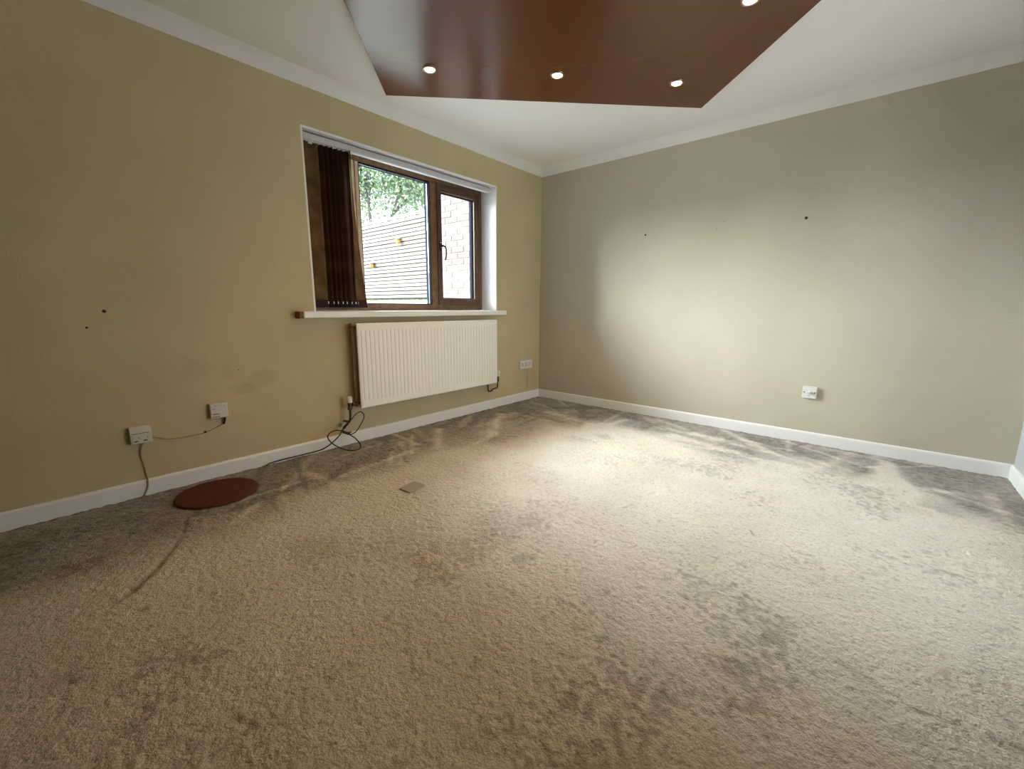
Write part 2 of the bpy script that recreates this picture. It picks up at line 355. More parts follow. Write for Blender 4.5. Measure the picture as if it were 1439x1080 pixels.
# glazed garden doors in the back wall, beside and behind the camera
dr1 = struct(empty('door_1', (-1.30, YB-.12, 0)))
def dbox(bm, x0, x1, z0, z1, y0=-.035, y1=.035): box(bm, x0+1.30, x1+1.30, y0, y1, z0, z1)
bm = bmesh.new(); dbox(bm, DX0, DX0+.05, -.01, DZ1); dbox(bm, DX1-.05, DX1, -.01, DZ1); dbox(bm, DX0+.05, DX1-.05, DZ1-.05, DZ1); dbox(bm, DX0+.05, DX1-.05, -.01, .03)
obj('door_frame', bm, M_wood, dr1, .003)
for x0, x1 in ((DX0+.053, -1.302), (-1.298, DX1-.053)):
    bm = bmesh.new(); dbox(bm, x0, x0+.075, .035, DZ1-.053, -.028, .028); dbox(bm, x1-.075, x1, .035, DZ1-.053, -.028, .028)
    dbox(bm, x0+.075, x1-.075, .035, .20, -.028, .028); dbox(bm, x0+.075, x1-.075, DZ1-.128, DZ1-.053, -.028, .028)
    lf = obj('door_leaf', bm, M_wood, dr1, .003)
    bm = bmesh.new(); dbox(bm, x0+.075, x1-.075, .20, DZ1-.128, -.004, .004); obj('glass_pane', bm, M_glass, lf)
    hx = (x1-.035 if x0 < -1.5 else x0+.035)+1.30
    bm = bmesh.new(); box(bm, hx-.015, hx+.015, .028, .034, .93, 1.10); cyl(bm, (hx, .034, 1.03), (hx, .075, 1.03), .009, n=12); cyl(bm, (hx, .072, 1.03), (hx+(-.11 if x0 < -1.5 else .11), .072, 1.03), .009, n=12); obj('door_handle', bm, M_chrome, lf)
wn = struct(boxobj('wall_near', (XW-.2, XW, YB-.2, TH, -.2, ZC+.1), M_brownwall))
ce = struct(boxobj('ceiling', (XW-.2, .30, YB-.2, TH, ZC, ZC+.15), M_plaster))
# screw holes are bits of the walls
def hole(parent, c, r, ax):
    bm = bmesh.new(); lathe(bm, [(r, 0), (r*.8, .002), (r*.3, .003)], 10, (0, 0, 0), ax)
    if ax == 'y': bmesh.ops.scale(bm, vec=(1, -1, 1), verts=bm.verts)
    else: bmesh.ops.scale(bm, vec=(-1, 1, 1), verts=bm.verts)
    o = obj('screw_hole', bm, M_hole, parent); o.location = c; return o
hole(wl, (-3.462, 0, .954), .008, 'y'); hole(wl, (-3.531, 0, .878), .005, 'y'); hole(wl, (-2.926, 0, .613), .003, 'y')
hole(wr, (0, -2.344, 1.612), .010, 'x'); hole(wr, (0, -1.159, 1.617), .008, 'x')
# coving
def cov():
    pr = [(0, HW), (.004, HW)]
    for i in range(0, 9):
        t = i/8; pr.append((.005+.082*t, HW+.003+.0555*t+.006*math.sin(PI*t)))
    return pr+[(.0885, ZC-.0008), (.0885, ZC), (0, ZC)]
ends = [((XW, 0), (0, 0), (0, -1)), ((0, 0), (0, YB), (-1, 0)), ((0, YB), (XW, YB), (0, 1)), ((XW, YB), (XW, 0), (1, 0))]
for i, (a, b, s) in enumerate(ends):
    bm = bmesh.new(); extrude_profile(bm, cov(), a, b, s); o = struct(obj('trim_%d' % (i+1), bm, M_cove))
# skirting boards
sk = [(0, -.01), (.014, -.01), (.014, .068), (.012, .076), (.007, .081), (0, .082)]
ends[2] = ((0, YB), (DX1, YB), (0, 1)); ends.append(((DX0, YB), (XW, YB), (0, 1)))
for nm, (a, b, s) in zip(('baseboard_left', 'baseboard_right', 'baseboard_back', 'baseboard_near', 'baseboard_back_far'), ends):
    bm = bmesh.new(); extrude_profile(bm, sk, a, b, s); struct(obj(nm, bm, M_gloss))

# ------------------------------------------------------------ window
win = empty('window_1', (-1.57, .2, .95)); struct(win)
W0 = Vector(win.location)
def wbox(name, b, m, parent=win, bevel=.003, par2=None):
    b = (b[0]-W0.x, b[1]-W0.x, b[2]-W0.y, b[3]-W0.y, b[4]-W0.z, b[5]-W0.z)
    return boxobj(name, b, m, parent, bevel)
def frame(name, x0, x1, z0, z1, wl_, wr_, wb_, wt_, y0, y1, m, parent=win, bevel=.003):
    bm = bmesh.new()
    for b in ((x0, x0+wl_, z0, z1), (x1-wr_, x1, z0, z1), (x0+wl_, x1-wr_, z0, z0+wb_), (x0+wl_, x1-wr_, z1-wt_, z1)):
        box(bm, b[0]-W0.x, b[1]-W0.x, y0-W0.y, y1-W0.y, b[2]-W0.z, b[3]-W0.z)
    return obj(name, bm, m, parent, bevel)
FY0 = .187
# white plastered reveal lining
bm = bmesh.new()
box(bm, WX1-W0.x, WX1+.012-W0.x, -.0005-W0.y, .28-W0.y, WZ0-W0.z, WZ1+.012-W0.z)
box(bm, WX0-.012-W0.x, WX0-W0.x, -.0005-W0.y, .28-W0.y, WZ0-W0.z, WZ1+.012-W0.z)
box(bm, WX0-W0.x, WX1-W0.x, -.0005-W0.y, .28-W0.y, WZ1-W0.z, WZ1+.012-W0.z)
obj('reveal_lining', bm, M_plaster, win)
frame('window_frame', WX0, WX1, .955, WZ1, .045, .045, .048, .045, FY0, FY0+.028, M_wood)
frame('outer_frame', WX0, WX1, .945, WZ1, .045, .045, .050, .045, FY0+.028, FY0+.085, M_grey, bevel=.002)
wbox('mullion', (-1.317, -1.245, FY0, FY0+.03, 1.003, 2.02), M_wood)
wbox('outer_mullion', (-1.312, -1.25, FY0+.03, FY0+.085, .995, 2.02), M_grey)
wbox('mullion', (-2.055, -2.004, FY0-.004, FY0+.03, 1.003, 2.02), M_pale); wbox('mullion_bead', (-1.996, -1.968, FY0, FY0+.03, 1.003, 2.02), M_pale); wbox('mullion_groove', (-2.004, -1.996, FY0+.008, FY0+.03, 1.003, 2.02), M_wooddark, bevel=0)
wbox('outer_mullion', (-2.04, -1.975, FY0+.03, FY0+.085, .995, 2.02), M_grey)
# opening casement on the right: sash, bead, glass, handle
def casement(x0, x1, handle):
    s = frame('casement_sash', x0, x1, .998, 2.025, .046, .046, .052, .052, FY0-.012, FY0+.014, M_wooddark)
    b = frame('glazing_bead', x0+.044, x1-.044, 1.048, 1.976, .012, .012, .012, .012, FY0+.000, FY0+.022, M_wood, s, .002)
    g = frame('spacer_bar', x0+.050, x1-.050, 1.054, 1.97, .012, .014, .010, .010, FY0+.022, FY0+.060, M_grey, s, .001)
    p = wbox('glass_pane', (x0+.05, x1-.05, FY0+.036, FY0+.040, 1.054, 1.972), M_glass, s, 0)
    if handle:
        hx, hz = x0+.022-W0.x, 1.50-W0.z; hy = FY0-.012-W0.y
        bm = bmesh.new(); box(bm, hx-.011, hx+.011, hy-.008, hy, hz-.03, hz+.045)
        h = obj('window_handle', bm, M_hole, s, .003)
        bm = bmesh.new(); cyl(bm, (hx, hy-.006, hz+.005), (hx, hy-.035, hz+.005), .011, .010, 14)
        tube(bm, [(hx, hy-.034, hz+.006), (hx+.015, hy-.038, hz+.004), (hx+.032, hy-.038, hz-.012), (hx+.037, hy-.038, hz-.05), (hx+.033, hy-.036, hz-.09), (hx+.027, hy-.034, hz-.112)], .0065, 10)
        l = obj('handle_lever', bm, M_chrome, h, smooth=True)
        bm = bmesh.new(); cyl(bm, (hx, hy-.008, hz+.035), (hx, hy-.0105, hz+.035), .005, n=10); obj('screw', bm, M_silver, h)
casement(-1.248, WX1-.042, True); casement(WX0+.042, -2.042, False)
# fixed middle light
f1 = frame('glazing_bead', -1.968, -1.317, 1.003, 2.02, .006, .006, .006, .008, FY0+.002, FY0+.026, M_grey, win, .001)
wbox('glass_pane', (-1.964, -1.321, FY0+.036, FY0+.040, 1.005, 2.016), M_glass, win, 0)
# white sill board with a raw left end
sl = struct(boxobj('trim_5', (-2.55, -.618, -.07, FY0-.001, .907, .9505), M_gloss, None, .006, 3))
ec = boxobj('end_cap', (-2.5775, -2.5505, -.068, -.003, .905, .949), M_raw, sl, .003); ec['label'] = 'bare brown end of the white sill board'

# ------------------------------------------------------------ vertical blind
bl = tag(empty('vertical_blind', (-1.57, .055, 2.04)), 'brown vertical blind drawn to the left of the window, hung from a long white headrail', 'blind')
B0 = Vector(bl.location)
bm = bmesh.new(); box(bm, -2.425-B0.x, -.735-B0.x, -.024, .022, -.024, .016)
rail = obj('headrail', bm, M_rail, bl, .006, 3)
bm = bmesh.new(); box(bm, -2.42-B0.x, -.745-B0.x, -.009, .007, .0165, .021); obj('rail_clip', bm, M_hole, rail)
bm = bmesh.new(); box(bm, -.737-B0.x, -.722-B0.x, -.022, .02, -.023, .014); e_ = obj('rail_end_cap', bm, M_plastic, bl, .006, 3)
def louvre(x, y, top, bot, m, zt=2.008, zb=.975, w=.089, curl=0):
    """top/bot = plan angle in degrees of the slat at its top and bottom"""
    o = empty('louvre', (x-B0.x, y-B0.y, 0)); o.parent = bl
    nz, nw = 14, 6
    def surf(z0, z1, off, name, mm, par):
        bm = bmesh.new(); rows = []
        for side in (-1, 1):
            rr = []
            for i in range(nz+1):
                t = i/nz; z = z0+(z1-z0)*t; tt = (zt-z)/(zt-zb); a = math.radians(top+(bot-top)*tt**1.5); row = []
                for j in range(nw+1):
                    u = (j/nw-.5)*w; bow = .006*math.cos(PI*(j/nw-.5)) + side*off
                    cx = curl*tt**2.2*.02
                    row.append(bm.verts.new((u*math.cos(a)-bow*math.sin(a)+cx, u*math.sin(a)+bow*math.cos(a), z-B0.z)))
                rr.append(row)
            rows.append(rr)
            for i in range(nz):
                for j in range(nw): bm.faces.new([rr[i][j], rr[i][j+1], rr[i+1][j+1], rr[i+1][j]])
        for i in range(nz):
            for j in (0, nw): bm.faces.new([rows[0][i][j], rows[0][i+1][j], rows[1][i+1][j], rows[1][i][j]])
        for j in range(nw):
            for i in (0, nz): bm.faces.new([rows[0][i][j], rows[0][i][j+1], rows[1][i][j+1], rows[1][i][j]])
        q = obj(name, bm, mm, par, smooth=False); q.data.shade_smooth(); return q
    sl_ = surf(zt, zb, .0006, 'slat', m, o)
    surf(zb+.052, zb+.001, .0014, 'bottom_weight', M_hem, o)
    a = math.radians(bot); bm = bmesh.new()
    for s in (-1, 1):
        ux, uy = s*.046*math.cos(a)+curl*.02, s*.046*math.sin(a); bm = bmesh.new()
        cyl(bm, (ux, uy, zb+.024-B0.z), (ux, uy, zb+.040-B0.z), .0028, n=6)
        obj('chain_clip', bm, M_clear, o)
    bm = bmesh.new(); cyl(bm, (0, 0, zt-B0.z-.004), (0, 0, 2.02-B0.z), .004, n=8); box(bm, -.012, .012, -.002, .002, zt-B0.z-.012, zt-B0.z+.004)
    obj('hanger', bm, M_plastic, o)
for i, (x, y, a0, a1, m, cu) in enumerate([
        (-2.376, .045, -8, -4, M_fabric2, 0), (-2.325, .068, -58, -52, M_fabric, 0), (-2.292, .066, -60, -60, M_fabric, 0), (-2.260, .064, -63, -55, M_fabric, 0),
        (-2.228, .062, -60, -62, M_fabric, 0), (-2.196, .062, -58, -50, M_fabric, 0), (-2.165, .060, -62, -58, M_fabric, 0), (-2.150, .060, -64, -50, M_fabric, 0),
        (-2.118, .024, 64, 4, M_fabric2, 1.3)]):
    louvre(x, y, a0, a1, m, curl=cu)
# bead / spacer chain beneath the rail: countless tiny links
bm = bmesh.new()
x = -2.40
while x < -2.10:
    for k in range(2):
        bmesh.ops.create_uvsphere(bm, u_segments=6, v_segments=4, radius=.0042, matrix=Matrix.Translation((x-B0.x, -.018+.006*k+random.uniform(-.002, .002), 2.010-B0.z+random.uniform(-.002, .002))))
    x += .0095
while x < -.76:
    bmesh.ops.create_uvsphere(bm, u_segments=6, v_segments=4, radius=.0024, matrix=Matrix.Translation((x-B0.x, -.014, 2.0135-B0.z))); x += .007
ch = obj('bead_chain', bm, M_clear, bl); ch['kind'] = 'stuff'

# ------------------------------------------------------------ radiator
rad = tag(empty('radiator', (-1.515, 0, .268)), 'white ribbed double panel radiator hung on the wall under the window', 'radiator')
RX0, RX1, RZ0, RZ1 = -2.223, -.808, .268, .868
def ribpanel(name, yf, th, mm, sign=-1, npitch=41):
    bm = bmesh.new(); pitch = (RX1-RX0-.03)/npitch
    xs = [(RX0, 0), (RX0+.013, 0)]
    for i in range(npitch):
        x0 = RX0+.015+i*pitch
        xs += [(x0+pitch*.05, 0), (x0+pitch*.17, 1), (x0+pitch*.33, 1), (x0+pitch*.45, 0)]
        xs += [(x0+pitch*.72, -.12)]
    xs += [(RX1-.013, 0), (RX1, 0)]
    zs = [(RZ0, 0, -.006), (RZ0+.008, 0, 0), (RZ0+.045, 0, 0), (RZ0+.062, 1, 0), (RZ1-.062, 1, 0), (RZ1-.045, 0, 0), (RZ1-.008, 0, 0), (RZ1, 0, -.006)]
    grid = []
    for (z, k, inn) in zs:
        row = []
        for (x, d) in xs:
            e = .004 if x in (RX0, RX1) else 0
            y = yf - sign*(d*k*.0042) - sign*(-inn+e)
            row.append(bm.verts.new((x-rad.location.x, y, z-rad.location.z)))
        grid.append(row)
    nb = len(xs); back = [bm.verts.new((x-rad.location.x, yf-sign*th, z-rad.location.z)) for x, z in ((RX0, RZ0), (RX1, RZ0), (RX1, RZ1), (RX0, RZ1))]
    for i in range(len(zs)-1):
        for j in range(nb-1): bm.faces.new([grid[i][j], grid[i][j+1], grid[i+1][j+1], grid[i+1][j]])
    bm.faces.new(grid[0]+[back[1], back[0]]); bm.faces.new(grid[-1]+[back[2], back[3]])
    bm.faces.new([r[0] for r in grid]+[back[3], back[0]]); bm.faces.new([r[-1] for r in grid]+[back[2], back[1]])
    bm.faces.new(back)
    return obj(name, bm, mm, rad)
ribpanel('front_panel', -.120, .016, M_rad)
ribpanel('back_panel', -.052, .016, M_rad2)
# welded water ways seen through the open end
bm = bmesh.new()
rx = rad.location.x; rz = rad.location.z
for k in range(28):
    x0 = RX0+.03+k*.05; box(bm, x0-rx, x0+.003-rx, -.104, -.053, RZ0+.06-rz, RZ1-.06-rz)
fo = obj('convector_fin', bm, M_rad2, rad); fo['kind'] = 'stuff'
for x0 in (RX0+.004, RX1-.030):
    for z0 in (RZ0+.03, RZ1-.03):
        bm = bmesh.new(); cyl(bm, (x0+.013-rx, -.105, z0-rz), (x0+.013-rx, -.052, z0-rz), .013, n=14); obj('end_manifold', bm, M_rad2, rad)
bm = bmesh.new(); cyl(bm, (RX0+.006-rx, -.078, RZ1-.03-rz), (RX0-.016-rx, -.078, RZ1-.03-rz), .013, n=12); cyl(bm, (RX0-.014-rx, -.078, RZ1-.03-rz), (RX0-.024-rx, -.078, RZ1-.03-rz), .007, n=8)
obj('air_vent', bm, M_chrome, rad, .001)
for x0 in (RX0+.25, RX1-.25):
    bm = bmesh.new(); box(bm, x0-.015-rx, x0+.015-rx, -.04, -.001, RZ0+.08-rz, RZ1-.08-rz); obj('wall_bracket', bm, M_rad2, rad, .002)
# left valve
bm = bmesh.new(); cyl(bm, (RX0+.005-rx, -.078, .302-rz), (-2.275-rx, -.078, .302-rz), .010, n=14); cyl(bm, (-2.232-rx, -.078, .302-rz), (-2.246-rx, -.078, .302-rz), .018, n=6)
cyl(bm, (-2.262-rx, -.078, .302-rz), (-2.272-rx, -.078, .302-rz), .016, n=6)
cyl(bm, (-2.290-rx, -.078, .272-rz), (-2.290-rx, -.078, .322-rz), .014, n=14); cyl(bm, (-2.290-rx, -.078, .268-rz), (-2.290-rx, -.078, .282-rz), .017, n=6)
vl = obj('valve', bm, M_chrome, rad, .001)
bm = bmesh.new(); lathe(bm, [(.016, .318-rz), (.019, .322-rz), (.020, .352-rz), (.017, .360-rz), (.004, .361-rz)], 18, (-2.290-rx, -.078, 0)); cp = obj('valve_cap', bm, M_plastic, vl, smooth=False)
bm = bmesh.new(); tube(bm, [(-2.290-rx, -.078, .275-rz), (-2.290-rx, -.078, .235-rz), (-2.292-rx, -.078, .205-rz), (-2.294-rx, -.066, .183-rz), (-2.296-rx, -.035, .176-rz), (-2.298-rx, .004, .174-rz)], .0085, 10); obj('pipe', bm, M_chrome, rad, smooth=True)
# right valve, pipe stepping back under the radiator into the wall
bm = bmesh.new(); cyl(bm, (RX1-.004-rx, -.078, .302-rz), (-.762-rx, -.078, .302-rz), .010, n=14); cyl(bm, (-.786-rx, -.078, .302-rz), (-.798-rx, -.078, .302-rz), .017, n=6)
cyl(bm, (-.758-rx, -.078, .272-rz), (-.758-rx, -.078, .325-rz), .013, n=14)
vr = obj('valve', bm, M_chrome, rad, .001)
bm = bmesh.new(); lathe(bm, [(.016, .322-rz), (.020, .328-rz), (.020, .352-rz), (.026, .358-rz), (.022, .372-rz), (.010, .378-rz)], 18, (-.758-rx, -.078, 0)); obj('valve_cap', bm, M_plastic, vr)
bm = bmesh.new(); tube(bm, [(-.758-rx, -.078, .280-rz), (-.760-rx, -.078, .235-rz), (-.766-rx, -.076, .212-rz), (-.790-rx, -.068, .206-rz), (-.812-rx, -.060, .200-rz), (-.822-rx, -.055, .186-rz), (-.850-rx, -.050, .184-rz), (-.858-rx, -.045, .200-rz), (-.858-rx, -.040, .255-rz), (-.858-rx, -.012, .272-rz), (-.858-rx, .004, .272-rz)], .008, 10, 6)
obj('pipe', bm, M_chrome, rad, smooth=True)

# ------------------------------------------------------------ coiled aerial cable by the valve
cb = tag(empty('coiled_cable', (-2.35, -.09, 0)), 'thin dark cable tied in loops below the left radiator valve, trailing along the skirting', 'cable')
c0 = Vector(cb.location)
def ctube(name, pts, r, m, **k):
    bm = bmesh.new(); tube(bm, [(p[0]-c0.x, p[1]-c0.y, p[2]-c0.z) for p in pts], r, 8, **k); return obj(name, bm, m, cb, smooth=True)
ctube('trailing_wire', [(-2.300, -.096, .192), (-2.312, -.094, .180), (-2.335, -.085, .160), (-2.361, -.078, .129), (-2.391, -.092, .101), (-2.454, -.105, .066), (-2.500, -.085, .036), (-2.54, -.045, .016), (-2.60, -.026, .010), (-2.688, -.023, .010), (-2.764, -.023, .010), (-2.815, -.024, .006), (-2.86, -.03, -.006)], .0042, M_cable)
ctube('upper_loop', [(-2.350, -.082, .122), (-2.323, -.085, .101), (-2.295, -.088, .092), (-2.262, -.092, .106), (-2.228, -.093, .145), (-2.197, -.093, .191), (-2.196, -.093, .219), (-2.222, -.092, .243), (-2.258, -.094, .232), (-2.291, -.098, .206), (-2.325, -.094, .172)], .0036, M_cable)
ctube('lower_loop', [(-2.358, -.082, .128), (-2.408, -.092, .145), (-2.454, -.104, .142), (-2.484, -.124, .128), (-2.486, -.142, .107), (-2.464, -.155, .074), (-2.427, -.173, .042), (-2.388, -.191, .022), (-2.342, -.203, .011), (-2.300, -.195, .012), (-2.277, -.165, .030), (-2.288, -.118, .068), (-2.318, -.09, .098), (-2.345, -.084, .116)], .0042, M_cable)
ctube('plug', [(-2.318, -.092, .178), (-2.335, -.088, .162), (-2.350, -.084, .144)], .0085, M_cable, k=4)
ctube('cable_tie', [(-2.358, -.084, .126), (-2.345, -.087, .116), (-2.328, -.089, .106), (-2.312, -.090, .098)], .0095, M_cable, k=4)
ctube('brass_end', [(-2.336, -.094, .118), (-2.318, -.097, .112), (-2.300, -.097, .110)], .0045, M_chrome, k=3)['label'] = 'bare brass coloured end sticking out of the loops'

# ------------------------------------------------------------ phone socket and white box on the left wall
ps = tag(empty('phone_socket', (-3.403, 0, .328)), 'square white telephone socket on the cream wall, low at far left, cables leaving it', 'socket')
bm = bmesh.new()
pr = [(0, -.0435), (.033, -.0435), (.035, -.040), (.035, .010), (.026, .040), (.022, .0435), (0, .0435)]
A = [bm.verts.new((-.0425, -o_, z)) for o_, z in pr]; B = [bm.verts.new((.0425, -o_, z)) for o_, z in pr]
for i in range(len(pr)): bm.faces.new([A[i], A[(i+1) % len(pr)], B[(i+1) % len(pr)], B[i]])
bm.faces.new(A[::-1]); bm.faces.new(B); obj('body', bm, M_plastic2, ps, .002)
fp = boxobj('face_plate', (-.036, .036, -.038, -.0345, -.040, .008), M_plastic2, ps, .0012)
for x0 in (-.022, .014):
    boxobj('port', (x0-.008, x0+.008, -.0385, -.0375, -.031, -.026), M_dark, fp)
boxobj('port_shutter', (-.012, -.010, -.0385, -.0375, -.020, -.006), M_mark, fp)
boxobj('port_shutter', (.022, .024, -.0385, -.0375, -.020, -.006), M_mark, fp)
boxobj('seam', (-.036, .034, -.0356, -.0340, .0095, .0125), M_mark, ps)

rt = tag(empty('white_box', (-3.053, 0, .393)), 'small square white box with status marks on the wall, right of the phone socket', 'box')
rt.rotation_euler = (0, math.radians(1.2), 0)
boxobj('body', (-.0435, .0435, -.033, 0, -.043, .043), M_plastic2, rt, .005, 3)
for k in range(4): boxobj('status_light', (-.020+k*.014, -.014+k*.014, -.0338, -.0325, .029, .032), M_mark, rt)
boxobj('small_print', (-.033, -.020, -.0336, -.0325, .010, .0125), M_mark, rt)
boxobj('label_strip', (-.032, .000, -.0336, -.0325, -.021, -.016), M_mark, rt)
boxobj('label_strip', (-.036, .002, -.0336, -.0325, -.035, -.031), M_mark, rt)
bm = bmesh.new(); tube(bm, [(.026, -.018, -.040), (.027, -.017, -.058), (.024, -.012, -.075), (.022, -.006, -.084)], .006, 8); obj('plug_lead', bm, M_cable, rt, smooth=True)

lead = tag(empty('wall_lead', (-3.2, 0, .29)), 'thin cream cable sagging across the wall from phone socket to small white box', 'cable')
bm = bmesh.new(); tube(bm, [(x+3.2, -.0045, z-.29) for x, z in ((-3.362, .300), (-3.343, .297), (-3.306, .281), (-3.251, .272), (-3.171, .270), (-3.121, .275), (-3.067, .293), (-3.037, .306), (-3.031, .316))], .0024, 8)
obj('wire', bm, M_beigecable, lead, smooth=True)
for x, z in ((-3.318, .284), (-3.125, .276)):
    boxobj('cable_clip', (x+3.2-.005, x+3.2+.005, -.009, 0, z-.29-.004, z-.29+.006), M_dark if x > -3.2 else M_beigecable, lead, .001)
dl = tag(empty('drop_lead', (-3.41, 0, 0)), 'thin cream cable dropping from phone socket down over the skirting to the carpet', 'cable')
bm = bmesh.new(); tube(bm, [(x+3.41, y, z) for x, y, z in ((-3.395, -.020, .290), (-3.403, -.012, .268), (-3.412, -.007, .235), (-3.413, -.005, .205), (-3.407, -.005, .160), (-3.404, -.006, .115), (-3.402, -.012, .088), (-3.404, -.019, .070), (-3.408, -.019, .040), (-3.425, -.020, .004), (-3.430, -.022, -.006))], .0032, 8)
obj('wire', bm, M_beigecable, dl, smooth=True)

# ------------------------------------------------------------ outlet plate by the corner
ps2 = tag(empty('corner_outlet', (-.245, 0, .382)), 'long white outlet plate low on the cream wall between radiator and corner, brown streak below', 'socket')
boxobj('back_box', (-.098, .098, -.010, 0, -.041, .041), M_plastic, ps2, .002)
boxobj('face_plate', (-.101, .101, -.017, -.010, -.044, .044), M_plastic, ps2, .003)
for k, x0 in enumerate((-.060, 0, .060)):
    s_ = boxobj('socket_insert', (x0-.022, x0+.022, -.0195, -.0165, -.026, .026), M_plastic2, ps2, .0015)
    for dx, dz in (((-.010, -.008), (.010, -.008), (0, .010)) if k != 2 else ((.004, .004),)):
        boxobj('pin_slot', (x0+dx-.004, x0+dx+.004, -.0202, -.019, dz-.003, dz+.003), M_dark, s_)

# ------------------------------------------------------------ aerial plate on the right wall
sw = tag(empty('aerial_socket', (0, -2.498, .380)), 'square white aerial plate with round centre and two dark screws, low on the right wall', 'socket')
boxobj('back_box', (-.016, 0, -.041, .041, -.041, .041), M_plastic, sw, .003)
boxobj('face_plate', (-.024, -.016, -.0435, .0435, -.0435, .0435), M_plastic, sw, .003)
bm = bmesh.new(); lathe(bm, [(.014, .023), (.0135, .028), (.009, .030), (.0085, .040), (.004, .041)], 20, (0, 0, 0), 'x'); bmesh.ops.scale(bm, vec=(-1, 1, 1), verts=bm.verts); obj('coaxial_boss', bm, M_plastic, sw, smooth=False)
for y0 in (-.032, .032):
    bm = bmesh.new(); cyl(bm, (-.0235, y0, 0), (-.0255, y0, 0), .0045, n=12); obj('screw', bm, M_hole, sw)
boxobj('small_print', (-.0245, -.0238, -.008, .010, -.026, -.023), M_mark, sw)

# ------------------------------------------------------------ round mat, carpet square
bm = bmesh.new(); R_ = .188
pf = [(R_-.004, .001), (R_, .004), (R_-.004, .009)]
rr = R_-.012
while rr > .01: pf += [(rr, .0085), (rr-.005, .0100)]; rr -= .010
pf.append((.003, .009)); lathe(bm, pf, 72)
tag(obj('round_mat', bm, M_rug, None, smooth=True), 'round dark red brown mat lying on the carpet beside the left skirting', 'mat').location = (-3.162, -.268, .001)
bm = bmesh.new(); q = [(-2.497, -.952), (-2.492, -1.040), (-2.376, -1.018), (-2.385, -.93)]
lo = [bm.verts.new((x+2.44, y+.985, .001)) for x, y in q]; hi = [bm.verts.new((x+2.44, y+.985, .0085)) for x, y in q]
bm.faces.new(lo[::-1]); bm.faces.new(hi)
for i in range(4): bm.faces.new([lo[i], lo[(i+1) % 4], hi[(i+1) % 4], hi[i]])
sq = obj('carpet_square', bm, M_offcut, fl, .002); sq.location = (-2.44, -.985, 0)

# ------------------------------------------------------------ brown ceiling panel and downlights
PZ = 2.335
A_ = Vector((-1.972, -.216)); B_ = Vector((-.468, -1.717)); c_ = (B_-A_).normalized(); s_ = Vector((c_.y, -c_.x)); side = 2.13
if s_.dot(Vector((-1, -1))) < 0: s_ = -s_
cen = (A_+B_)/2+s_*side/2
pn = empty('ceiling_panel', (cen.x, cen.y, PZ), math.atan2(c_.y, c_.x))
tag(pn, 'large glossy brown square panel set diagonally on the white ceiling', 'ceiling panel')
bm = bmesh.new(); h = side/2; box(bm, -h, h, -h, h, 0, ZC-PZ); obj('board', bm, M_panel, pn, .0015)
Dl = [(-1.986, -.681), (-1.459, -1.208), (-.915, -1.713), (-1.417, -2.222)]
for i in range(2):
    for j in range(3):
        if i == 0: x, y = Dl[j]
        elif (i, j) == (1, 2): x, y = Dl[3]
        else: x, y = Vector(Dl[j])+s_*(.735*i)
        if i == 0: lab = ['downlight nearest the window end of the brown panel, leftmost in view, amid a pale reflection',
                          'glowing downlight in the brown panel, middle one of the front row of three',
                          'glowing downlight nearest the right front corner of the brown panel'][j]
        elif (i, j) == (1, 2): lab = 'glowing downlight cut by the top edge of the photo, right of the front row'
        else: lab = ['downlight behind the leftmost one of the front row, just above the photo', 'downlight behind the middle one of the front row, just above the photo'][j]
        d = tag(empty('downlight', (x, y, PZ)), lab, 'downlight', 'downlights in the brown ceiling panel')
        bm = bmesh.new(); lathe(bm, [(.030, .001), (.030, -.004), (.033, -.007), (.040, -.006), (.043, -.001), (.043, .001)], 28); obj('trim_ring', bm, M_ring, d, smooth=False)
        bm = bmesh.new(); lathe(bm, [(.004, -.012), (.018, -.011), (.027, -.006), (.029, .0)], 24); obj('bulb', bm, M_bulb, d, smooth=True)
        ld = bpy.data.lights.new('bulb_light', 'SPOT'); ld.energy = SPOT_W; ld.color = SPOT_COL; ld.spot_size = math.radians(125); ld.spot_blend = 1; ld.shadow_soft_size = .03
        lo_ = bpy.data.objects.new('bulb_light', ld); COL.objects.link(lo_); lo_.parent = d; lo_.location = (0, 0, -.045)

# ------------------------------------------------------------ outside: brick wall of the house wing
bw = tag(empty('brick_wall', (.105, .30, -.2)), 'pale pink brick side wall seen through the right window pane', 'brick wall')
boxobj('mortar', (.006, .12, 0.003, 1.58, 0, 3.0), M_mortar, bw)
proto = {}
def brick_mesh(key, L, m):
    if key not in proto:
        bm = bmesh.new(); box(bm, 0, .05, 0, L, 0, .065); o = obj('brick', bm, m, bw, .003, 1); COL.objects.unlink(o); proto[key] = o
    return proto[key]
ncount = 0
for r in range(40):
    y = .003; half = r % 2
    first = True
    while y < 1.57:
        L = .1025 if (half and first) else .215; first = False
        if y+L > 1.585: L = max(1.58-y, .03)
        k = random.choices([0, 1, 2], [5, 3, 4])[0]
        pr_ = brick_mesh((round(L, 3), k), L, M_brick[k])
        o = pr_.copy(); COL.objects.link(o); o.parent = bw; o.location = (random.uniform(-.003, .003), y, .002+r*.075); ncount += 1
        y += L+.010

